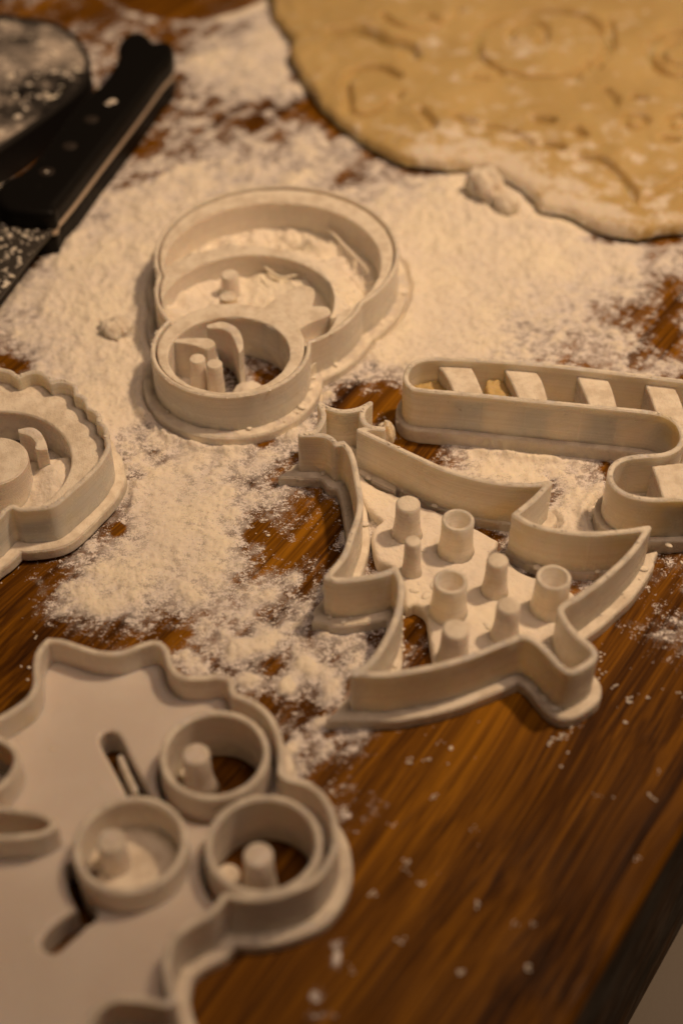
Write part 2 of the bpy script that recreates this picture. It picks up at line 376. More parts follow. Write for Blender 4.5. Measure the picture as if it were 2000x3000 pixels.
for p, r, s_ in (((673, 803), 27, 1), ((668, 866), 27, 2), ((673, 905), 24, 3)):
    peg('button_peg', p, H-1.0, r, 2, M_PL, t, flare=1.15, seed=s_)
for p, s_ in (((578, 1049), 4), ((628, 1064), 5)): peg('eye_peg', p, H-1.4, 24, .5, M_PLD, t, flare=1.08, seed=s_)
pxpoly('carrot_nose', [(490, 992, 1), (560, 989), (612, 990), (631, 1006), (612, 1020), (598, 1021), (560, 1008), (500, 1000, 1)], H-1.0, .3, M_PLD, t, .3)
pxpoly('mouth_arc', [(604, 951, 1), (650, 941), (690, 956), (708, 982), (713, 1015), (700, 1036, 1), (691, 1010), (676, 978), (648, 962), (606, 960, 1)], H-.6, .3, M_PL, t, .3)
pxpoly('cross_bar', [(608, 1010, 1), (632, 1003), (642, 1052), (655, 1105), (640, 1110), (622, 1060)], 5, .3, M_PL, t, .4)

# flour lying in the snowman
def heapz(x, y, d):
    a = np.hypot(x-midt[0], y-midt[1])-midt[2]
    z = 3.6+8.0*np.clip(1-a/10, 0, 1)**.9*np.clip(.5+.65*vnoise(x/7+3, y*0+1, 5)+(x-midt[0])/45., .25, 1)
    for (bx, by), ba, br in ((un([(918, 690)], 9)[0], 3.4, 7), (un([(985, 740)], 9)[0], 2.2, 9), (un([(670, 700)], 7)[0], 2.6, 10), (un([(780, 705)], 7)[0], -1.6, 10)):
        z = z+ba*np.exp(-((x-bx)**2+(y-by)**2)/br)
    return z+5.4*(fbm(x, y, 3.0, 5, 12)-.5)*np.clip(d/1.5, .2, 1)
solid('flour_heap', g, hB+.35, .4, 6, M_FL, None, .2, ztop=heapz)
def midz(x, y, d):
    e = np.clip((28-d)/28, 0, 1)
    z = 5.8+2.2*np.exp(-((x+38)**2+(y-58)**2)/60)+1.2*np.exp(-((x+8)**2+(y-72)**2)/90)
    q_ = un([(930, 950)], 3)[0]; z = z-4.2*np.exp(-((x-q_[0])**2+(y-q_[1])**2)/38)
    return z+3.6*(fbm(x, y, 3.6, 5, 31)-.5)
o1 = bpy.data.objects['flour_heap']; o1['kind'] = 'stuff'; o1['label'] = 'crumbly flour heaped inside the largest ring of the snowman cutter'; o1['category'] = 'flour'
o1 = solid('flour_heap', g, hM+.35, .4, 5, M_FL, None, .2, ztop=midz); o1['kind'] = 'stuff'; o1['label'] = 'flour lying round the button pegs in the middle snowman ring'; o1['category'] = 'flour'
hz = lambda x, y, d: .5+4.6*np.exp(-((x+21.5)**2/16+(y-36)**2/22))+2.6*np.exp(-((x+35)**2/14+(y-31)**2/30))+1.4*(fbm(x, y, 2.2, 4, 77)-.5)
m1 = np.maximum(1-((g.X+21.2)/3.6)**2-((g.Y-36)/5.)**2, 1-((g.X+34)/3.5)**2-((g.Y-31)/6.)**2)*1.5+1.6*(fbm(g.X, g.Y, 2.5, 3, 5)-.5)
o1 = solid('flour_lump', g, np.minimum(m1, hH+.3), .1, 3, M_FL, None, .5, ztop=hz); o1['kind'] = 'stuff'; o1['label'] = 'flour crumbs stuck beside the mouth in the snowman head ring'; o1['category'] = 'flour'
# smears of dough and shavings in the middle ring
def strand(name, px, z, r, mat, label=None, parent=None):
    q = un(px, z); P = spline([tuple(a) for a in q], False, 6); n = len(P); V = []; F = []
    for i in range(n):
        tt = P[min(i+1, n-1)]-P[max(i-1, 0)]; tt /= np.linalg.norm(tt); nn = np.array([-tt[1], tt[0]]); rr = r*(.35+.65*math.sin(math.pi*(i+.5)/n))
        for k in range(8):
            a = 2*math.pi*k/8; V.append((*(P[i]+nn*rr*math.cos(a)), z+rr*math.sin(a)+.3*math.sin(i*.5)))
    for i in range(n-1):
        for k in range(8): F.append([i*8+k, i*8+(k+1) % 8, i*8+8+(k+1) % 8, i*8+8+k])
    F.append(list(range(8))[::-1]); F.append([(n-1)*8+k for k in range(8)])
    o = link(name, mesh_from(name, V, F), parent, mat)
    return o
for pts, zz, lb in ((((760, 770), (790, 795), (830, 812), (880, 808)), 8, 'thin curl of dough scraped on the back wall of the middle snowman ring'),
                    (((762, 812), (785, 840), (820, 850), (855, 835)), 6.5, 'pale dough smear curved on the flour behind the snowman mitten'),
                    (((935, 655), (990, 700), (1040, 752), (1080, 800)), 6, 'long dough strand sticking to the inside of the largest snowman ring')):
    o1 = strand('dough_strand', pts, zz, .45, M_FL); o1['label'] = lb; o1['category'] = 'dough strand'; o1['group'] = 'dough strands in the snowman cutter'

# ------------------------------------------------------------------ cutter: christmas tree
H = 13.0
TREE = [(937, 1182, 1), (970, 1197), (1007, 1203), (1050, 1196), (1084, 1179, 1), (1066, 1196), (1060, 1217), (1070, 1240), (1090, 1250), (1121, 1254, 1), (1085, 1252), (1052, 1258, 1),
 (1119, 1290), (1215, 1335), (1300, 1373), (1393, 1400), (1489, 1416), (1560, 1418), (1609, 1412, 1), (1565, 1458), (1507, 1506, 1), (1556, 1534), (1633, 1553), (1728, 1561),
 (1824, 1555), (1898, 1544, 1), (1850, 1614), (1776, 1685), (1700, 1742), (1652, 1770), (1642, 1790), (1664, 1832), (1695, 1865), (1728, 1892), (1741, 1915), (1725, 1938), (1680, 1964), (1658, 1962), (1633, 1942), (1594, 1899), (1556, 1870), (1527, 1863), (1480, 1880), (1370, 1923),
 (1250, 1955), (1130, 1973), (1036, 1971, 1), (1087, 1935), (1128, 1877), (1160, 1807), (1173, 1750), (1173, 1705), (1157, 1664, 1), (1119, 1680), (1055, 1692), (991, 1697),
 (957, 1689, 1), (1007, 1627), (1030, 1565), (1049, 1510), (1054, 1465), (1047, 1415), (1036, 1354), (1022, 1316), (1004, 1295, 1), (985, 1300, 1), (972, 1285), (953, 1275), (928, 1272), (881, 1272, 1), (921, 1263), (940, 1240), (947, 1213)]
RIDGE = [('snow', None)]
t = thing('christmas_tree_cookie_cutter', 'white plastic christmas tree cookie cutter with star top and pegs standing inside', 'cookie cutter', G_CUT)
P = path(TREE, H); RIDGE.append(('p', path(TREE, H, True, 3))); g = grid_for(P, 5, .28); dl = g.dist(P); ins = g.poly(P)
solid('outline_wall', g, .62-dl, .3, H, M_PLY, t, .3, wob=.25)
def spike(g, px, to, w, z):
    a, b = un([px, to], z); ab = b-a; tt = np.clip(((g.X-a[0])*ab[0]+(g.Y-a[1])*ab[1])/(ab@ab), 0, 1)
    return w*(1-.85*tt)-np.hypot(g.X-a[0]-tt*ab[0], g.Y-a[1]-tt*ab[1])
inner_w = np.where(g.X < un([(1180, 1700)], H)[0][0], 2.3, .9)
tips = np.maximum.reduce([spike(g, a, b, 2.5, H) for a, b in (((1036, 1971), (960, 2005)), ((881, 1272), (815, 1290)), ((957, 1689), (915, 1712)), ((1898, 1544), (1945, 1510)))])
solid('base_flange', g, np.maximum(np.where(ins > 0, inner_w, 2.7)-dl+.5*(fbm(g.X, g.Y, 5, 2, 8)-.5), tips), 0, 2.7, M_PLD, t, .6)
PLATE = [(1035, 1370), (1085, 1425), (1150, 1450), (1220, 1480), (1300, 1510), (1393, 1553), (1460, 1587, 1), (1455, 1612), (1485, 1640), (1518, 1678), (1566, 1697), (1620, 1715), (1680, 1745), (1690, 1800), (1650, 1870), (1640, 1930), (1640, 2000), (1560, 1995), (1420, 2030), (1280, 2060),
 (1268, 1940), (1256, 1850), (1248, 1800), (1215, 1775), (1190, 1780), (1178, 1730), (1150, 1670), (1108, 1650), (1092, 1610), (1086, 1570), (1100, 1548), (1118, 1530, 1), (1095, 1510), (1070, 1486), (1055, 1450), (1045, 1410)]
Q = path(PLATE, 2.8)
solid('pattern_plate', g, np.minimum(g.poly(Q), ins)+.5*(fbm(g.X, g.Y, 4, 3, 2)-.5), .2, 3.4, M_FL, t, .9, ztop=lambda x, y, d: 3.4+.9*(fbm(x, y, 3, 4, 6)-.4))
for p, r, hol, k in (((1195, 1474), 37, 0, 1), ((1341, 1522), 48, 1, 2), ((1209, 1584), 25, 0, 3), ((1319, 1702), 51, 1, 4), ((1621, 1690), 52, 1, 5), ((1457, 1640), 33, 0, 6), ((1489, 1772), 36, 0, 7), ((1334, 1841), 41, 0, 8)):
    peg('bauble_tube' if hol else 'bauble_peg', p, 12.3, r, 2.6, M_PLD if not hol else M_PLY, t, bool(hol), 1.35 if not hol else 1.22, seed=k+20)

# ------------------------------------------------------------------ cutter: candy cane
H = 13.8
t = thing('candy_cane_cookie_cutter', 'white plastic candy cane cookie cutter with slanted stripes, by the right edge', 'cookie cutter', G_CUT)
CANE = [(1188, 1103), (1204, 1067), (1253, 1050), (1367, 1051), (1584, 1066), (1800, 1090), (2000, 1115), (2100, 1132), (2210, 1185), (2260, 1270), (2240, 1360), (2150, 1430), (2060, 1455), (1967, 1461), (1896, 1460), (1838, 1448),
 (1800, 1424), (1786, 1394), (1795, 1363), (1828, 1342), (1882, 1334), (1940, 1330), (1980, 1314), (1998, 1285), (1990, 1250), (1963, 1224), (1909, 1207), (1800, 1195), (1584, 1174), (1367, 1152), (1237, 1141), (1202, 1130)]
P = path(CANE, H); RIDGE.append(('p', path(CANE, H, True, 3))); g = grid_for(P, 5, .3, clipx=(-200, 95)); dl = g.dist(P); ins = g.poly(P)
solid('outline_wall', g, .6-dl, .4, H, M_CANE, t, .3, wob=.2)
solid('base_flange', g, np.where(ins > 0, 1.2, 1.9)-dl, 0.0, 3.6, M_PL, t, .5, wob=.15)
for i, s_ in enumerate(([(1264, 1055, 1), (1369, 1060, 1), (1394, 1103), (1436, 1205, 1), (1350, 1205, 1), (1307, 1103)],
           [(1475, 1080, 1), (1567, 1085, 1), (1590, 1125), (1615, 1220, 1), (1536, 1215, 1), (1502, 1130)],
           [(1683, 1090, 1), (1768, 1095, 1), (1790, 1136), (1817, 1235, 1), (1742, 1230, 1), (1708, 1146)],
           [(1884, 1115, 1), (1968, 1125, 1), (1990, 1168), (2020, 1260, 1), (1934, 1250, 1), (1904, 1163)],
           [(1908, 1365, 1), (1996, 1355, 1), (2018, 1386), (2020, 1490, 1), (1946, 1480, 1), (1925, 1410)])):
    pxpoly('stripe_bar', s_, H-2.0, .4, M_PLD if i in (0, 1, 3, 2, 4) else M_PL, t, .25, clip=lambda gg: np.minimum(gg.poly(P), 99), h=.3)

def residue(px, z, z0, label, seed):
    Q = path(px, z); gg = grid_for(Q, 2, .3); f = gg.poly(Q)+2.2*(fbm(gg.X, gg.Y, 2.4, 4, seed)-.5)
    o = solid('dough_residue', gg, np.minimum(f, gg.poly(P)-.4) if 'cane' in label else f, z0, z, M_DOUGH, None, .8, ztop=lambda x, y, d: z+2.6*(fbm(x, y, 2.6, 4, seed+3)-.5))
    o['label'] = label; o['category'] = 'dough'; o['group'] = 'dough left in the cutters'; return o
residue([(1212, 1085), (1260, 1070), (1300, 1100), (1330, 1150), (1290, 1160), (1225, 1140)], 8.0, .5, 'yellow dough stuck in the rounded end of the candy cane cutter', 5)
residue([(1400, 1075), (1470, 1082), (1490, 1120), (1510, 1170), (1440, 1165), (1415, 1110)], 8.5, .5, 'yellow dough stuck between the first two stripes of the candy cane', 15)
# ------------------------------------------------------------------ cutter: scalloped one on the left
H = 13.0; LIFT = .9
t = thing('scalloped_cookie_cutter', 'white plastic cookie cutter with wavy scalloped edge and round disc inside, left edge', 'cookie cutter', G_CUT)
SC = [(0, 1080), (15, 1083), (31, 1087), (43, 1096), (55, 1103, 1), (77, 1092), (102, 1087), (122, 1091), (140, 1103), (153, 1118, 1), (173, 1114), (199, 1117), (219, 1128), (223, 1153, 1), (242, 1160), (254, 1175), (259, 1192, 1), (278, 1202), (289, 1216), (289, 1234, 1), (304, 1246), (312, 1265), (311, 1278, 1), (317, 1297), (315, 1313), (303, 1336), (286, 1361), (255, 1394), (230, 1417), (204, 1439), (191, 1451), (166, 1471), (143, 1482), (102, 1487), (60, 1489), (36, 1482), (15, 1492),
 (0, 1510), (-40, 1545), (-110, 1585), (-200, 1600), (-290, 1545), (-340, 1440), (-340, 1320), (-300, 1210), (-230, 1130), (-190, 1100, 1), (-140, 1078), (-100, 1082), (-60, 1095, 1), (-30, 1080)]
P = path(SC, H); RIDGE.append(('p', path(SC, H, True, 3))); g = grid_for(P, 5, .3, clipx=(-105, 100)); dl = g.dist(P); ins = g.poly(P)
hole = circ([(0, 1195), (64, 1200), (128, 1226), (179, 1259), (217, 1290), (227, 1328), (212, 1379)], H-3.6)
nose = circ([(0, 1274), (26, 1284), (59, 1305), (79, 1325), (84, 1348), (76, 1374), (51, 1399), (0, 1412)], H-1.5)
solid('outline_wall', g, .55-dl, LIFT+.3, H, M_PLY, t, .3, wob=.3)
hole = (hole[0], hole[1], min(hole[2], 17.5))
solid('floured_frame', g, np.minimum(ins, -g.disc(*hole)), LIFT+.3, H-3.6, M_PLD, t, .35, ztop=lambda x, y, d: H-3.6+.3*(fbm(x, y, 2.2, 4, 14)-.5))
solid('base_flange', g, np.where(ins > 0, 1.0, 2.7)-dl+.5*(fbm(g.X, g.Y, 6, 2, 18)-.5), LIFT, LIFT+2.7, M_PLD, t, .6)
solid('round_disc', g, g.disc(*nose), LIFT+.3, H-1.5, M_PLD, t, .5, wob=.2)
pxpoly('smile_arc', [(52, 1256, 1), (90, 1250), (117, 1262), (134, 1290), (141, 1315, 1), (118, 1317), (103, 1312), (104, 1295), (88, 1276), (54, 1266, 1)], H-1.7, LIFT+.3, M_PL, t, .3)
sz = lambda x, y, d: 2.5+4.5*np.exp(-((x-un([(165, 1400)], 5)[0][0])**2/40+(y-un([(165, 1400)], 5)[0][1])**2/60))+1.6*(fbm(x, y, 3, 4, 41)-.5)
o1 = solid('flour_heap', g, np.minimum(g.disc(*hole)+.3, np.minimum(1.5*(fbm(g.X, g.Y, 4, 3, 44)-.5)+(un([(165, 1400)], 5)[0][1]+7-g.Y), 99)), LIFT+.2, 4, M_FL, None, .3, ztop=sz); o1['kind'] = 'stuff'
o1['label'] = 'flour collected in the round hole of the scalloped cutter'; o1['category'] = 'flour'

# ------------------------------------------------------------------ cutter: holly leaves and berries, foreground
H = 12.4
t = thing('holly_cookie_cutter', 'white plastic holly leaf cookie cutter with three berry rings, blurred in the foreground', 'cookie cutter', G_CUT)
HOLLY = [(-60, 2128), (0, 2102), (48, 2073), (86, 2042), (105, 2005), (106, 1965), (108, 1925), (122, 1895), (142, 1874, 1), (180, 1877), (230, 1893), (287, 1910), (351, 1911), (415, 1889), (456, 1880), (484, 1900), (498, 1945), (530, 1980), (587, 1985), (640, 1979), (674, 1989, 1),
 (684, 2030), (712, 2043), (755, 2065), (790, 2100), (814, 2150), (824, 2200), (822, 2262, 1), (845, 2281), (895, 2294), (940, 2325), (970, 2375), (982, 2430), (980, 2480), (955, 2535), (915, 2580), (860, 2605), (790, 2625), (720, 2630), (662, 2620, 1),
 (615, 2675), (557, 2706), (511, 2744), (494, 2785), (488, 2840), (498, 2900), (505, 2925), (485, 2940), (430, 2930), (340, 2928), (285, 2955), (250, 3010), (200, 3080), (60, 3150), (-150, 3150), (-220, 3000), (-150, 2800), (-260, 2650), (-180, 2500),
 (-80, 2452), (0, 2452), (60, 2449), (120, 2441), (160, 2418, 1), (140, 2392), (80, 2376), (0, 2368), (-80, 2366, 1), (-40, 2325), (0, 2303), (32, 2268), (48, 2230), (42, 2196), (10, 2170), (-60, 2140, 1)]
P = path(HOLLY, H); g = grid_for(P, 5, .35, clipx=(-78, 100), clipy=(-140, 100)); dl = g.dist(P); ins = g.poly(P)
rings = [(628, 2210, 163), (771, 2474, 173), (381, 2473, 168)]
RC = [circ([(x-r, y), (x+r, y), (x, y-r*.81 if y < 2300 else y-r*.87), (x, y+r*.81 if y < 2300 else y+r*.87)], H) for x, y, r in rings]
solid('outline_wall', g, .6-dl, .3, H, M_PL, t, .35, wob=.2)
slotv = [path([(300, 2170), (318, 2148), (345, 2160), (385, 2240), (430, 2320), (445, 2370), (400, 2380), (372, 2310), (330, 2230)], 6.6),
         path([(196, 2540), (212, 2535), (235, 2580), (262, 2640), (276, 2680), (258, 2700), (240, 2670), (210, 2610)], 6.6),
         path([(222, 2676), (250, 2682), (245, 2708), (200, 2752), (160, 2784), (132, 2772), (136, 2745), (175, 2705)], 6.6)]
ringsU = np.maximum.reduce([g.disc(*c) for c in RC])
ber = np.minimum(np.maximum(g.disc(RC[0][0], RC[0][1], RC[0][2]+3.0), g.disc(RC[1][0], RC[1][1], RC[1][2]+3.0)), 99)
leaf = np.minimum(ins, -np.maximum(g.disc(RC[0][0], RC[0][1], RC[0][2]+1.0), g.disc(RC[1][0], RC[1][1], RC[1][2]+1.2)))
leaf = np.minimum(leaf, -g.disc(RC[2][0], RC[2][1], RC[2][2]-.3))
for q in (slotv[0], slotv[1], slotv[2]): leaf = np.minimum(leaf, -g.poly(q)-.45)
solid('leaf_plate', g, leaf, .3, 6.6, M_PLC if False else plastic('holly_plate_plastic', .0, -.6, .0, .84), t, .5)  # plate tone lowered to paint in the light falling off towards this corner
solid('leaf_vein', g, .55-g.dist(path([(352, 2215), (372, 2262), (395, 2310)], 6, False), False), .3, 5.8, M_PL, t, .3)
solid('berry_floor', g, np.minimum(g.disc(RC[2][0], RC[2][1], RC[2][2]-.3), np.hypot(g.X-un([(272, 2560)], 4)[0][0], g.Y-un([(272, 2560)], 4)[0][1])-1.0), .3, 4.2, M_PLD, t, .3)
solid('base_flange', g, np.maximum(np.where(ins > 0, .8, 2.8)-dl, np.minimum(np.minimum(ber, ins), -np.maximum(g.disc(RC[0][0], RC[0][1], RC[0][2]-.5), g.disc(RC[1][0], RC[1][1], RC[1][2]-.5)))), 0, 2.5, M_PL, t, .6)
for k, c in enumerate(RC):
    rr = g.disc(*c); solid('berry_ring', g, np.minimum(rr, 1.25-rr), .35, H-.05*(k+1), M_PL, t, .4)
for p, r, k in (((574, 2207), 41, 1), ((756, 2503), 45, 2), ((325, 2460), 43, 3)): peg('berry_peg', p, H-.8, r, .4, M_PL, t, flare=1.5 if k == 1 else 1.25, seed=k+40)
web = un([(500, 2290), (612, 2560), (560, 2290)], 5)
solid('berry_web_glint', g, np.maximum(1.1-np.hypot(g.X-un([(545, 2250)], 3)[0][0], g.Y-un([(545, 2262)], 3)[0][1]), 2.0-np.hypot(g.X-un([(668, 2560)], 3)[0][0], g.Y-un([(668, 2560)], 3)[0][1])), .2, 3.2, M_PLD, t, .5)  # flange piece in second ring; the small disc in the first paints a highlight

residue([(-20, 2405), (50, 2395), (105, 2415), (70, 2440), (-20, 2440)], 5.0, .3, 'yellow dough smear in the notch of the holly leaf at the left edge', 25)
# ------------------------------------------------------------------ dough sheet
ZD = 4.6
DO = [(790, -10), (798, 48), (846, 104), (850, 160), (893, 239), (925, 290), (957, 335), (1053, 407), (1130, 455), (1196, 478), (1290, 490), (1388, 492), (1440, 500), (1490, 520), (1560, 575), (1585, 610), (1643, 620), (1700, 645), (1770, 676), (1830, 692), (1882, 694), (1940, 685), (2000, 676), (2120, 660), (2400, 600), (2500, 300), (2500, -250), (1600, -300), (900, -260), (780, -130)]
P = path(DO, 2.3); DOUGHP = path(DO, 2.3, True, 3); g = grid_for(P, 4, .55, clipx=(-60, 150), clipy=(0, 320)); f = g.poly(P)
GRV = []   # pressed-in lines: (pixels, depth, half width)
def ell(cx, cy, rx, ry, a0=0, a1=360, n=20): return [(cx+rx*math.cos(math.radians(a0+(a1-a0)*k/n)), cy+ry*math.sin(math.radians(a0+(a1-a0)*k/n))) for k in range(n+1)]
GRV += [(ell(1590, 125, 195, 95), 1.1, .9), (ell(1545, 95, 52, 40, 150, 420), .9, .8), (ell(1990, 155, 85, 65, 60, 300), 1.2, 1.0), (ell(1985, 150, 50, 36, 90, 270), .9, .8),
        ([(985, 90), (1050, 85), (1120, 115), (1190, 130), (1200, 160)], 2.0, 1.7), ([(1010, 240), (1040, 205), (1110, 195), (1165, 215)], 1.1, .9), ([(1020, 320), (1070, 325), (1130, 305), (1170, 272)], 1.1, .9), ([(1012, 240), (1020, 285), (1020, 320)], .9, .8),
        ([(1120, 40), (1170, 75), (1240, 85), (1300, 65)], 1., .9), ([(1390, 222), (1450, 228), (1470, 210)], .9, .8), ([(1775, 255), (1800, 275), (1800, 300)], .9, .8), ([(1420, 365), (1500, 385), (1560, 420)], .8, .8),
        (ell(1860, 350, 32, 20, 0, 360, 12), .8, .6), (ell(1985, 350, 28, 18, 0, 360, 12), .8, .6), ([(1230, 320), (1260, 350), (1265, 370)], 1., 1.), ([(1575, 347), (1605, 350)], 1.6, 1.3), ([(1340, 340), (1370, 352)], 1.6, 1.3),
        ([(1700, 455), (1770, 470), (1840, 530), (1870, 590), (1900, 580)], 1.0, .8), ([(1870, 590), (1950, 550), (2010, 510)], .8, .8), ([(1690, 380), (1705, 395)], 1.2, 1.), ([(1785, 60), (1793, 130), (1780, 150)], .9, .8), ([(1660, 215), (1680, 218)], 1.4, 1.2),
        ([(1500, 70), (1560, 60), (1600, 75)], .8, .8), ([(1250, 40), (1300, 60), (1345, 30)], .8, .8), ([(1730, 180), (1745, 190)], 1.2, 1.1), ([(1860, 280), (1880, 285)], 1.2, 1.0), ([(1600, 420), (1640, 430)], 1.2, 1.0), ([(1950, 400), (1970, 405)], 1.2, 1.0)]
dep = np.zeros(g.X.shape)
for px, dp, hw in GRV:
    d = g.dist(path(px, ZD, False, 3), False); dep = np.maximum(dep, 2.9*dp*np.exp(-(d/(1.5*hw))**2)); dep -= .35*dp*np.exp(-((d-3.0*hw)/(1.2*hw))**2)
from_grid = lambda arr: (lambda x, y: arr[np.clip(((x-g.x0)/g.h).round().astype(int), 0, g.nx-1), np.clip(((y-g.y0)/g.h).round().astype(int), 0, g.ny-1)])
depf = from_grid(dep); ff = from_grid(f)
fc = un([(1640, 560), (1330, 420), (1560, 130), (1290, 130)], ZD)
def dflour(x, y):
    v = .26+.42*np.exp(-np.maximum(ff(x, y), 0)/5.0)*np.clip((x-fc[1][0])/30+.8, 0, 1)
    for (cx, cy), r, a in zip(fc, (27, 16, 10, 9), (.52, .42, .26, .28)): v = v+a*np.exp(-((x-cx)**2+(y-cy)**2)/r**2)
    return v
dz = lambda x, y, d: ZD-1.5*np.exp(-np.maximum(d, 0)/1.3)-depf(x, y)+2.4*(fbm(x, y, 13, 3, 3)-.5)+.8*(fbm(x, y, 4, 3, 9)-.5)*np.exp(-np.maximum(d-6, 0)/12)*1.3+.35*(fbm(x, y, 3, 3, 19)-.5)
o1 = solid('dough_sheet', g, f+2.4*(fbm(g.X, g.Y, 7, 5, 5, .62)-.5), 1.5, ZD, M_DOUGH, None, 1.4, ztop=dz, attrs={'flour': dflour})
o1['label'] = 'rolled out yellow dough sheet with pressed cutter marks and floured ragged edge'; o1['category'] = 'dough'

# ------------------------------------------------------------------ loose dough crumbs
def lump(name, px, z, rx, ry, rz, mat, label, seed, cat='dough crumb', group=None, amp=.5):
    import bmesh
    bm = bmesh.new(); bmesh.ops.create_icosphere(bm, subdivisions=4, radius=1); c = un([px], z*.5)[0]
    for v in bm.verts:
        p = np.array(v.co); k = 1+amp*(fbm(np.array([p[0]*3+p[2]*2]), np.array([p[1]*3-p[2]*2.5]), 1.3, 4, seed)[0]-.5)*1.6
        v.co = Vector(((c[0]+p[0]*rx*k)*S, (c[1]+p[1]*ry*k)*S, max(.1, rz*.75+p[2]*rz*k)*S))
    me = bpy.data.meshes.new(name); bm.to_mesh(me); bm.free(); o = link(name, me, None, mat)
    o['label'] = label; o['category'] = cat
    if group: o['group'] = group
    return o
M_CRUMB = plastic('floured_crumb', .9, 1.0)
GC = 'floured crumbs on the board'
lump('dough_crumb', (1420, 562), 4, 5.0, 5.6, 4.6, M_CRUMB, 'larger floured dough crumb just below the dough sheet edge', 3, group=GC, amp=.6)
lump('dough_crumb', (1482, 606), 3, 3.6, 3.5, 3.0, M_CRUMB, 'smaller floured dough crumb touching the right of the larger one', 8, group=GC, amp=.35)
lump('dough_crumb', (342, 965), 3, 3.6, 3.4, 2.3, M_CRUMB, 'round floured crumb alone left of the snowman cutter', 12, group=GC, amp=.7)
lump('dough_crumb', (1132, 1282), 3, 1.9, 2.6, 3.2, M_CRUMB, 'small crumb wedged against the right point of the tree star', 16, group=GC)

# ------------------------------------------------------------------ knife
t = thing('kitchen_knife', 'black handled kitchen knife with floured blade lying flat on the board', 'knife')
rightE = [tuple(q) for q in un([(505, 219), (470, 262), (418, 335), (355, 418), (290, 503), (225, 590), (170, 658)], 7.5)]
leftE = [tuple(q) for q in un([(502, 140), (478, 130), (452, 134), (430, 112), (400, 103), (368, 116), (350, 142), (350, 178), (310, 245), (270, 282), (222, 330), (180, 385), (120, 470), (60, 520), (0, 558), (6, 612), (60, 628), (150, 634)], 12.)]
P = spline([q+((1,) if i in (0,) else ()) for i, q in enumerate(rightE[::-1]+leftE)], True, 5)
g = grid_for(P, 3, .4); f = g.poly(P)
solid('handle_scale', g, f, .3, 6.5, M_HANDLE, t, 1.6)
solid('tang', g, np.minimum(f+.25, 99), 6.5, 8.3, M_TANG, t, .2)
o1 = solid('handle_scale', g, f+.5, 8.3, 13.4, M_HANDLE, t, 2.0)
for p in ((138, 505), (268, 352), (205, 430)):
    c = un([p], 13.2)[0]; lathe('rivet', [(2.1, 12.), (2.1, 13.45), (1.6, 13.7), (.05, 13.75)], c, black_mat('rivet_metal', .1, (.03, .024, .02), .5), t, 20)
bl = [tuple(q) for q in un([(6, 600), (80, 612), (158, 634), (172, 655)], 8)]+[tuple(q) for q in un([(120, 712), (0, 867), (-150, 1060)], 8)]+[tuple(q) for q in un([(-420, 1250), (-560, 1200), (-500, 1000), (-250, 760), (-60, 610)], 8)]
P = spline([q+(1,) for q in bl], True, 2); g = grid_for(P, 2, .5)
solid('blade', g, g.poly(P), 6.7, 8.1, M_STEEL, t, .3)
def blobs(name, spots, z, mat, label, seed=0, cat='flour'):
    V = []; F = []; rng = np.random.RandomState(seed)
    import bmesh
    bm = bmesh.new(); bmesh.ops.create_icosphere(bm, subdivisions=2, radius=1); bv = np.array([v.co[:] for v in bm.verts]); bf = [[v.index for v in q.verts] for q in bm.faces]; bm.free()
    for px, r, *zz in spots:
        z_ = zz[0] if zz else z; c = un([px], z_)[0] if len(px) == 2 else px[:2]; a = rng.rand()*6.28; sx, sy = 1+.5*rng.rand(), .7+.3*rng.rand()
        p = bv*(1+.35*(rng.rand(len(bv), 1)-.5))*[r*sx, r*sy, r*.4]; p = np.c_[p[:, 0]*math.cos(a)-p[:, 1]*math.sin(a)+c[0], p[:, 0]*math.sin(a)+p[:, 1]*math.cos(a)+c[1], p[:, 2]+z_+r*.2]
        o_ = len(V); V += p.tolist(); F += [[o_+k for k in q] for q in bf]
    o = link(name, mesh_from(name, V, F), None, mat); o['kind'] = 'stuff'; o['label'] = label; o['category'] = cat; return o
rng = np.random.RandomState(5)
kn = [((330, 303), 1.5, 12.8), ((316, 310), 1.2, 12.8), ((298, 316), 1.0, 12.6), ((138, 505), .5, 13.5), ((216, 430), .9, 13.), ((224, 366), .8, 12.8), ((300, 262), 1.6, 8), ((185, 470), .6, 13)]
kn += [((rng.randint(0, 260), rng.randint(620, 860)), .18+.5*rng.rand()**2, 8.2) for _ in range(330)]
kn = [k for k in kn if k[2] > 8.3 or k[0][0] < 172-(k[0][1]-655)*.8-6 or k[2] == 8]
blobs('flour_crumbs', kn, 8, M_FL, 'flour crumbs scattered on the knife blade and handle', 2)

# ------------------------------------------------------------------ black iron plate, round wooden board at the top
PN = [(-150, 30), (0, 38), (60, 46), (150, 62), (215, 95), (252, 140), (266, 185), (258, 225), (225, 268), (178, 306), (100, 364), (0, 434), (-100, 505), (-250, 600), (-420, 560), (-480, 300), (-350, 80)]
P = path(PN, 11); g = grid_for(P, 3, .6)
t = thing('griddle_plate', 'thick black griddle plate with rounded corner dusted with flour, top left corner', 'griddle')
f = g.poly(P)
solid('plate_slab', g, f, .3, 10.4, M_PAN, t, .8); solid('raised_rim', g, np.minimum(f, 1.6-f), 9.5, 11.0, black_mat('iron_rim', .15, (.02, .018, .017)), t, .5)
fr = [((rng.randint(-60, 250), rng.randint(50, 430)), .25+.9*rng.rand()**2.5, 10.3) for _ in range(130)]
gp = un([(k[0]) for k in fr], 10.3); keep = [k for k, q in zip(fr, gp) if f[int(np.clip((q[0]-g.x0)/g.h, 0, g.nx-1)), int(np.clip((q[1]-g.y0)/g.h, 0, g.ny-1))] > 3]
blobs('flour_crumbs', keep, 10, M_FL, 'flour crumbs scattered on the black griddle plate', 4)

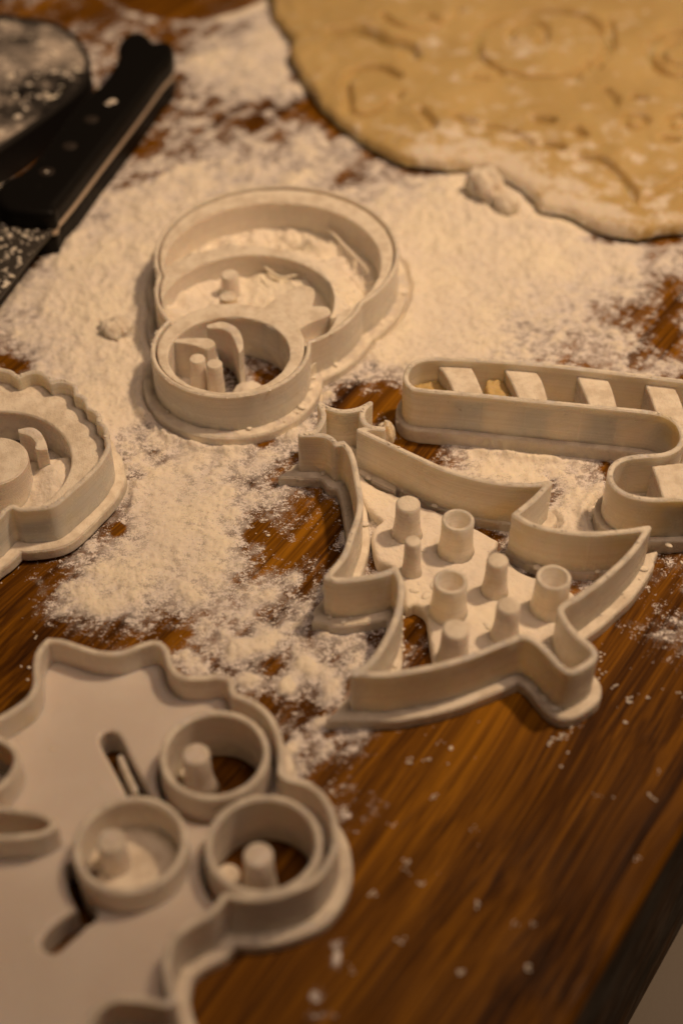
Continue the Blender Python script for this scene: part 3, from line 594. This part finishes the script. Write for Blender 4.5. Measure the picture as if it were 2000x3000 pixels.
# ------------------------------------------------------------------ flour on the board
MAPR = """
22 1 1 1 2 6 6 6 6 6 6 6 6 6 6 6 6 6 6
2 2 3 4 3 6 7 8 8 8 8 7 7 7 7 7 7 7 7 7
2 2 3 3 4 5 8 8 9 9 8 7 7 7 7 7 7 7 7 7
1 1 2 3 2 3 2 3 3 3 6 7 7 7 7 7 7 7 7 7
1 2 3 4 2 4 5 5 6 6 7 6 7 8 8 8 8 8 8 8
3 4 6 6 6 7 7 6 7 5 5 7 8 9 9 9 8 8 8 8
3 5 8 8 8 9 9 9 9 9 9 9 9 9 9 9 9 9 8 7
4 8 8 8 9 9 9 9 9 9 9 9 9 9 9 9 9 9 8 6
8 8 9 9 9 9 9 9 9 9 9 9 9 9 9 8 7 8 7 4
6 8 9 9 9 9 5 4 8 9 9 9 9 8 7 7 6 6 4 3
4 7 8 9 9 9 5 3 4 9 9 9 9 8 7 7 6 5 3 3
4 7 9 9 9 9 7 6 5 6 2 3 7 7 6 5 5 5 4 4
5 7 9 9 6 9 9 7 9 5 2 2 2 3 4 5 5 5 4 4
4 6 7 5 7 8 7 7 7 6 3 3 5 7 9 9 8 7 4 4
3 5 5 7 8 8 8 7 5 5 7 4 4 6 7 7 7 5 6 4
2 3 4 7 8 8 7 5 6 3 5 4 4 4 4 5 9 8 3 2
1 1 6 8 8 8 8 6 5 3 4 4 4 4 4 4 6 5 2 1
0 3 6 7 6 7 6 5 5 4 3 2 2 3 2 1 2 2 1 1
0 0 1 2 3 4 4 6 6 4 4 3 1 1 1 0 0 0 0 2
0 0 0 1 1 2 5 4 6 5 5 3 1 0 0 0 0 0 0 1
0 0 0 0 0 1 3 2 4 4 4 2 0 0 0 0 0 0 0 0
0 0 0 0 0 0 0 1 2 4 3 0 0 0 0 0 0 0 0 0
0 0 0 0 0 0 0 1 4 2 0 0 0 0 0 0 0 0 0 0
0 0 0 0 0 0 0 1 2 1 1 0 0 0 0 0 0 0 0 0
0 0 0 0 0 0 0 0 0 0 0 0 0 0 0 0 0 0 0 0
"""
rows = [[int(k) for k in r.replace('22', '2 2').split()] for r in MAPR.strip().split('\n')]
rows = [(r+[r[-1]]*20)[:20] for r in rows]
DM = np.array(rows, float)/9.
def density(px, py):
    x = np.clip(px/100-.5, 0, 18.999); y = np.clip(py/100-.5, 0, DM.shape[0]-1.001)
    i = y.astype(int); j = x.astype(int); u = x-j; v = y-i
    d = (DM[i, j]*(1-u)+DM[i, j+1]*u)*(1-v)+(DM[i+1, j]*(1-u)+DM[i+1, j+1]*u)*v
    return d
SPL = [(965, 2765, 34, 12, .42), (985, 2812, 16, 42, .46), (932, 2915, 24, 20, .30), (940, 2982, 40, 14, .34), (1010, 2340, 45, 50, .38), (860, 2190, 30, 30, .8), (830, 2010, 30, 26, .8), (965, 2015, 40, 30, .6), (900, 1960, 36, 24, .6),
       (940, 2135, 45, 30, .7), (700, 1900, 50, 26, .6), (770, 1890, 30, 20, .5), (720, 2010, 50, 40, .7), (1640, 2120, 50, 20, .2), (1900, 1820, 60, 40, .35), (1990, 1720, 30, 30, .4), (560, 1940, 50, 30, .45), (300, 1780, 60, 30, .4),
       (1120, 1140, 70, 30, -.35), (1150, 1190, 40, 30, -.4), (1215, 1300, 60, 40, -.35), (760, 1300, 26, 26, -.8), (1045, 1170, 60, 25, -.45), (960, 1165, 40, 12, .6), (330, 1420, 16, 22, -.6), (345, 1555, 28, 22, -.6), (1600, 1450, 50, 60, -.15), (1770, 1400, 16, 60, -.45),
       (1620, 1430, 26, 40, -.4), (900, 1500, 60, 80, -.35), (960, 1580, 40, 90, -.35), (820, 1620, 60, 60, -.1), (760, 1440, 60, 40, -.22), (620, 1700, 90, 30, -.18), (400, 1290, 50, 40, -.2), (520, 1420, 40, 20, -.15), (860, 1350, 50, 40, -.2), (760, 1560, 40, 20, -.3), (690, 1380, 60, 30, .1), (40, 1060, 60, 25, -.5), (800, 1130, 90, 30, -.5)]
SP = 4.0
ux = np.arange(-330, 2330, SP); uy = np.arange(-170, 3020, SP)
PX, PY = np.meshgrid(ux, uy, indexing='ij')
W = un(np.c_[PX.ravel(), PY.ravel()], 0); WX = W[:, 0].reshape(PX.shape); WY = W[:, 1].reshape(PX.shape)
wx = PX+120*(fbm(WX, WY, 9, 3, 61)-.5); wy = PY+120*(fbm(WX, WY, 9, 3, 71)-.5)
base = density(wx, wy)
for cx, cy, rx, ry, a in SPL: base = base+a*np.exp(-((wx*.5+PX*.5-cx)/rx)**2-((wy*.5+PY*.5-cy)/ry)**2)
bowl = circ([(333, 0), (387, 37), (457, 54), (561, 58), (644, 46), (727, 29), (776, 0)], 0)       # where a bowl kept the wood clean
db = np.hypot(WX-bowl[0], WY-bowl[1])-bowl[2]
base = base*(.10+.90/(1+np.exp(-db/.5)))+.25*np.exp(-((db-2.2)/2.0)**2)
for a_, b_, c_, d_, e_ in ((862, 190, 22, 60, .7), (925, 305, 30, 40, .7), (1000, 378, 45, 26, .7), (1110, 452, 60, 20, .7), (1240, 500, 60, 14, .6), (1800, 700, 80, 16, .6), (1950, 700, 60, 16, .6)):  # flour cleared to dark wood along the dough edge, drawing its shadow line
    base = base-e_*np.exp(-((PX-a_)/c_)**2-((PY-b_)/d_)**2)
base = np.clip(base, 0, 1)**1.25
n1 = fbm(WX, WY, 14, 5, 101, .6)-.5; n2 = fbm(WX, WY, 3.2, 4, 131, .6)-.5
streak = fbm(WX*math.cos(GA)*.25+WY*math.sin(GA)*.25, -WX*math.sin(GA)+WY*math.cos(GA), 3, 3, 151)-.5
cov = base+(n1*1.5+n2*1.3+streak*.9)*np.clip(base*4, 0, 1)*(1.2-base)
cov = np.where(base < .02, 0, cov); cov = np.clip(cov, 0, 1.1)
thick = np.clip((cov-.45)/.5, 0, 1)**1.4
lumpy = fbm(WX, WY, 5.5, 5, 201, .58)-.5; peb = np.clip(fbm(WX, WY, 1.6, 4, 231, .6)-.42, 0, 1)
finer = fbm(WX, WY, .8, 3, 261)-.5
far = 1+.35*np.clip((1100-PY)/700, 0, 1)
Z = .06+thick*(.75+(1.2+1.3*np.clip((1250-PY)/500, 0, 1))*lumpy*far+(.7+.8*np.clip((1250-PY)/500, 0, 1))*peb+.35*finer)+np.clip(cov, 0, 1)*.28*finer*(1-thick)+np.clip(cov-.1, 0, 1)*.15
dmin = np.abs(np.minimum(np.minimum(np.hypot(WX-head[0], WY-head[1])-head[2], np.hypot(WX-mid[0], WY-mid[1])-mid[2]), np.hypot(WX-body[0], WY-body[1])-body[2]))
for kind, Q in RIDGE[1:]:
    A = Q; B = np.roll(Q, -1, 0); lo = Q.min(0)-8; hi = Q.max(0)+8
    m = (WX > lo[0]) & (WX < hi[0]) & (WY > lo[1]) & (WY < hi[1]); X_, Y_ = WX[m], WY[m]; best = np.full(X_.shape, 1e9)
    for a, b_ in zip(A, B):
        ab = b_-a; L = ab@ab
        if L < 1e-9: continue
        tt = np.clip(((X_-a[0])*ab[0]+(Y_-a[1])*ab[1])/L, 0, 1); best = np.minimum(best, (X_-a[0]-tt*ab[0])**2+(Y_-a[1]-tt*ab[1])**2)
    dmin[m] = np.minimum(dmin[m], np.sqrt(best))
rn = fbm(WX, WY, 3.0, 3, 301)
Z = Z+1.5*np.exp(-((dmin-4.2-1.2*(rn-.5))/1.0)**2)*np.clip(thick*1.3, 0, 1)*np.clip(rn*2-.35, 0, 1.2)
Z = np.where(dmin < 3.1, np.minimum(Z, .35), Z)
A = DOUGHP; B = np.roll(A, -1, 0); m = WY > A[:, 1].min()-8; X_, Y_ = WX[m], WY[m]; best = np.full(X_.shape, 1e9)
for a, b_ in zip(A, B):
    ab = b_-a; L = ab@ab
    if L > 1e-9: tt = np.clip(((X_-a[0])*ab[0]+(Y_-a[1])*ab[1])/L, 0, 1); best = np.minimum(best, (X_-a[0]-tt*ab[0])**2+(Y_-a[1]-tt*ab[1])**2)
dd_ = np.full(WX.shape, 99.); dd_[m] = np.sqrt(best); Z = np.where(dd_ < 5, Z*np.clip((dd_-1.6)/2.2, .12, 1), Z)
Z = np.where(PY > 2350, np.minimum(Z, .16), Z)
Z = np.maximum(Z, .05)
keep = (cov[:-1, :-1] > .03) | (cov[1:, 1:] > .03)
nx, ny = PX.shape; ids = np.arange(nx*ny).reshape(nx, ny)
# only over the board
u_ = np.array([math.cos(GA), math.sin(GA)]); inboard = ((WX-EDGE[0][0])*(-u_[1])+(WY-EDGE[0][1])*u_[0]) > 1.5
keep &= inboard[:-1, :-1] & inboard[1:, 1:]
k = np.argwhere(keep); q = np.stack([ids[k[:, 0], k[:, 1]], ids[k[:, 0], k[:, 1]+1], ids[k[:, 0]+1, k[:, 1]+1], ids[k[:, 0]+1, k[:, 1]]], 1)
used = np.unique(q); remap = np.zeros(nx*ny, np.int64); remap[used] = np.arange(len(used)); q = remap[q]
VV = np.c_[WX.ravel()[used], WY.ravel()[used], Z.ravel()[used]]*S
me = bpy.data.meshes.new('flour'); me.vertices.add(len(VV)); me.vertices.foreach_set('co', VV.astype(np.float32).ravel())
me.loops.add(q.size); me.loops.foreach_set('vertex_index', q.astype(np.int32).ravel()); me.polygons.add(len(q))
me.polygons.foreach_set('loop_start', np.arange(0, q.size, 4, dtype=np.int32)); me.update(calc_edges=True); me.validate()
at = me.attributes.new('cover', 'FLOAT', 'POINT'); at.data.foreach_set('value', np.clip(cov.ravel()[used], 0, 1).astype(np.float32))
o = link('flour', me, None, M_FLA); o['kind'] = 'stuff'; o['label'] = 'white flour spread thick and thin over the wooden board'; o['category'] = 'flour'
# clumps of flour clinging to the feet and rims of the cutters
cl = []
ringp = []
for cc in (head, mid, body):
    for a_ in np.arange(0, 6.283, .05):
        p_ = (cc[0]+cc[2]*math.cos(a_), cc[1]+cc[2]*math.sin(a_))
        if max(h_[2]-math.hypot(p_[0]-h_[0], p_[1]-h_[1]) for h_ in (head, mid, body)) < .3: ringp.append(p_)
for Q, zr, n_ in ((np.array(ringp), 12.0, 150), (RIDGE[1][1], 13.0, 260), (RIDGE[2][1], 13.8, 130), (RIDGE[3][1], 13.0, 120)):
    for _ in range(n_):
        k_ = rng.randint(0, len(Q)-1); u_k = rng.rand(); p_ = Q[k_]*(1-u_k)+Q[k_+1]*u_k
        if np.hypot(*(Q[k_+1]-Q[k_])) > 6: continue
        if p_[0] < -75 or p_[0] > 75: continue
        if rng.rand() < .62: a_ = rng.rand()*6.28; d_ = .9+1.5*rng.rand(); cl.append(((p_[0]+d_*math.cos(a_), p_[1]+d_*math.sin(a_), 0), .2+.65*rng.rand()**2.5, 2.75))
        else: cl.append(((p_[0]+.5*(rng.rand()-.5), p_[1]+.5*(rng.rand()-.5), 0), .12+.22*rng.rand()**2, zr+.05))
for _ in range(130):
    a_ = un([(rng.randint(1090, 1640), rng.randint(1460, 1960))], 3.4)[0]
    cl.append(((a_[0], a_[1], 0), .25+.9*rng.rand()**2.5, 3.2))
gt = Grid(-45, 75, -85, 60, .5); ft = gt.poly(RIDGE[1][1]); fq = np.minimum(gt.poly(path(PLATE, 2.8)), ft)
def on_plate(p): i = int((p[0]-gt.x0)/gt.h); j = int((p[1]-gt.y0)/gt.h); return 0 <= i < gt.nx and 0 <= j < gt.ny and fq[i, j] > .8
cl = [c_ for c_ in cl if c_[2] != 3.2 or on_plate(c_[0])]
blobs('flour_clumps', cl, 0, M_FL, 'tiny flour clumps clinging to the feet and rims of the cutters', 77)
# stray specks on the bare wood
sp = [((x, y), r) for x, y, r in ((1398, 2648, .75), (1174, 2761, .75), (1188, 2530, .7), (1190, 2550, .5), (1235, 2593, .65), (1088, 2617, .75), (1345, 2852, .8), (1545, 2842, .8), (1503, 2705, .45), (1557, 2712, .45), (1268, 2332, .6), (1908, 2337, .7),
      (967, 2291, .5), (1202, 2235, .8), (1250, 2225, .6), (1012, 2371, .6), (1150, 2420, .5), (1838, 2057, .9), (1895, 2045, .5), (1990, 2030, .6), (1900, 1720, .6), (1870, 1855, .5), (1758, 1925, .8), (1762, 1975, .7), (1798, 2010, .6), (1030, 2838, .5), (1290, 2170, .4),
      (1640, 2165, .8), (1610, 2175, .9), (1660, 2155, .7), (108, 1864, .6), (470, 1880, .4), (1860, 2520, .5), (1930, 2260, .4), (1390, 2420, .4), (1750, 2330, .35))]
sp = [(a, b*.36) for a, b in sp]+[((a[0]+rng.randint(-14, 14), a[1]+rng.randint(-14, 14)), b*.3) for a, b in sp for _ in range(3)]
for _ in range(1500):
    x, y = rng.randint(-60, 2060), rng.randint(1500, 2990); 
    
    if y > 2350 and rng.rand() < .75: continue
    j = min(max(int((x+330)/SP), 0), nx-1); i = min(max(int((y+170)/SP), 0), ny-1)
    d = base[j, i]; near = .03+.5*np.exp(-max(0, (y-1900)/250)) if d < .2 else .75
    if rng.rand() < near*.6: sp.append(((x, y), .08+.34*rng.rand()**3))
blobs('flour_specks', sp, .05, M_FL, 'small stray specks of flour on the bare brown wood', 9)
for px, r, n_ in (((1440, 1350), 0, 0),): pass
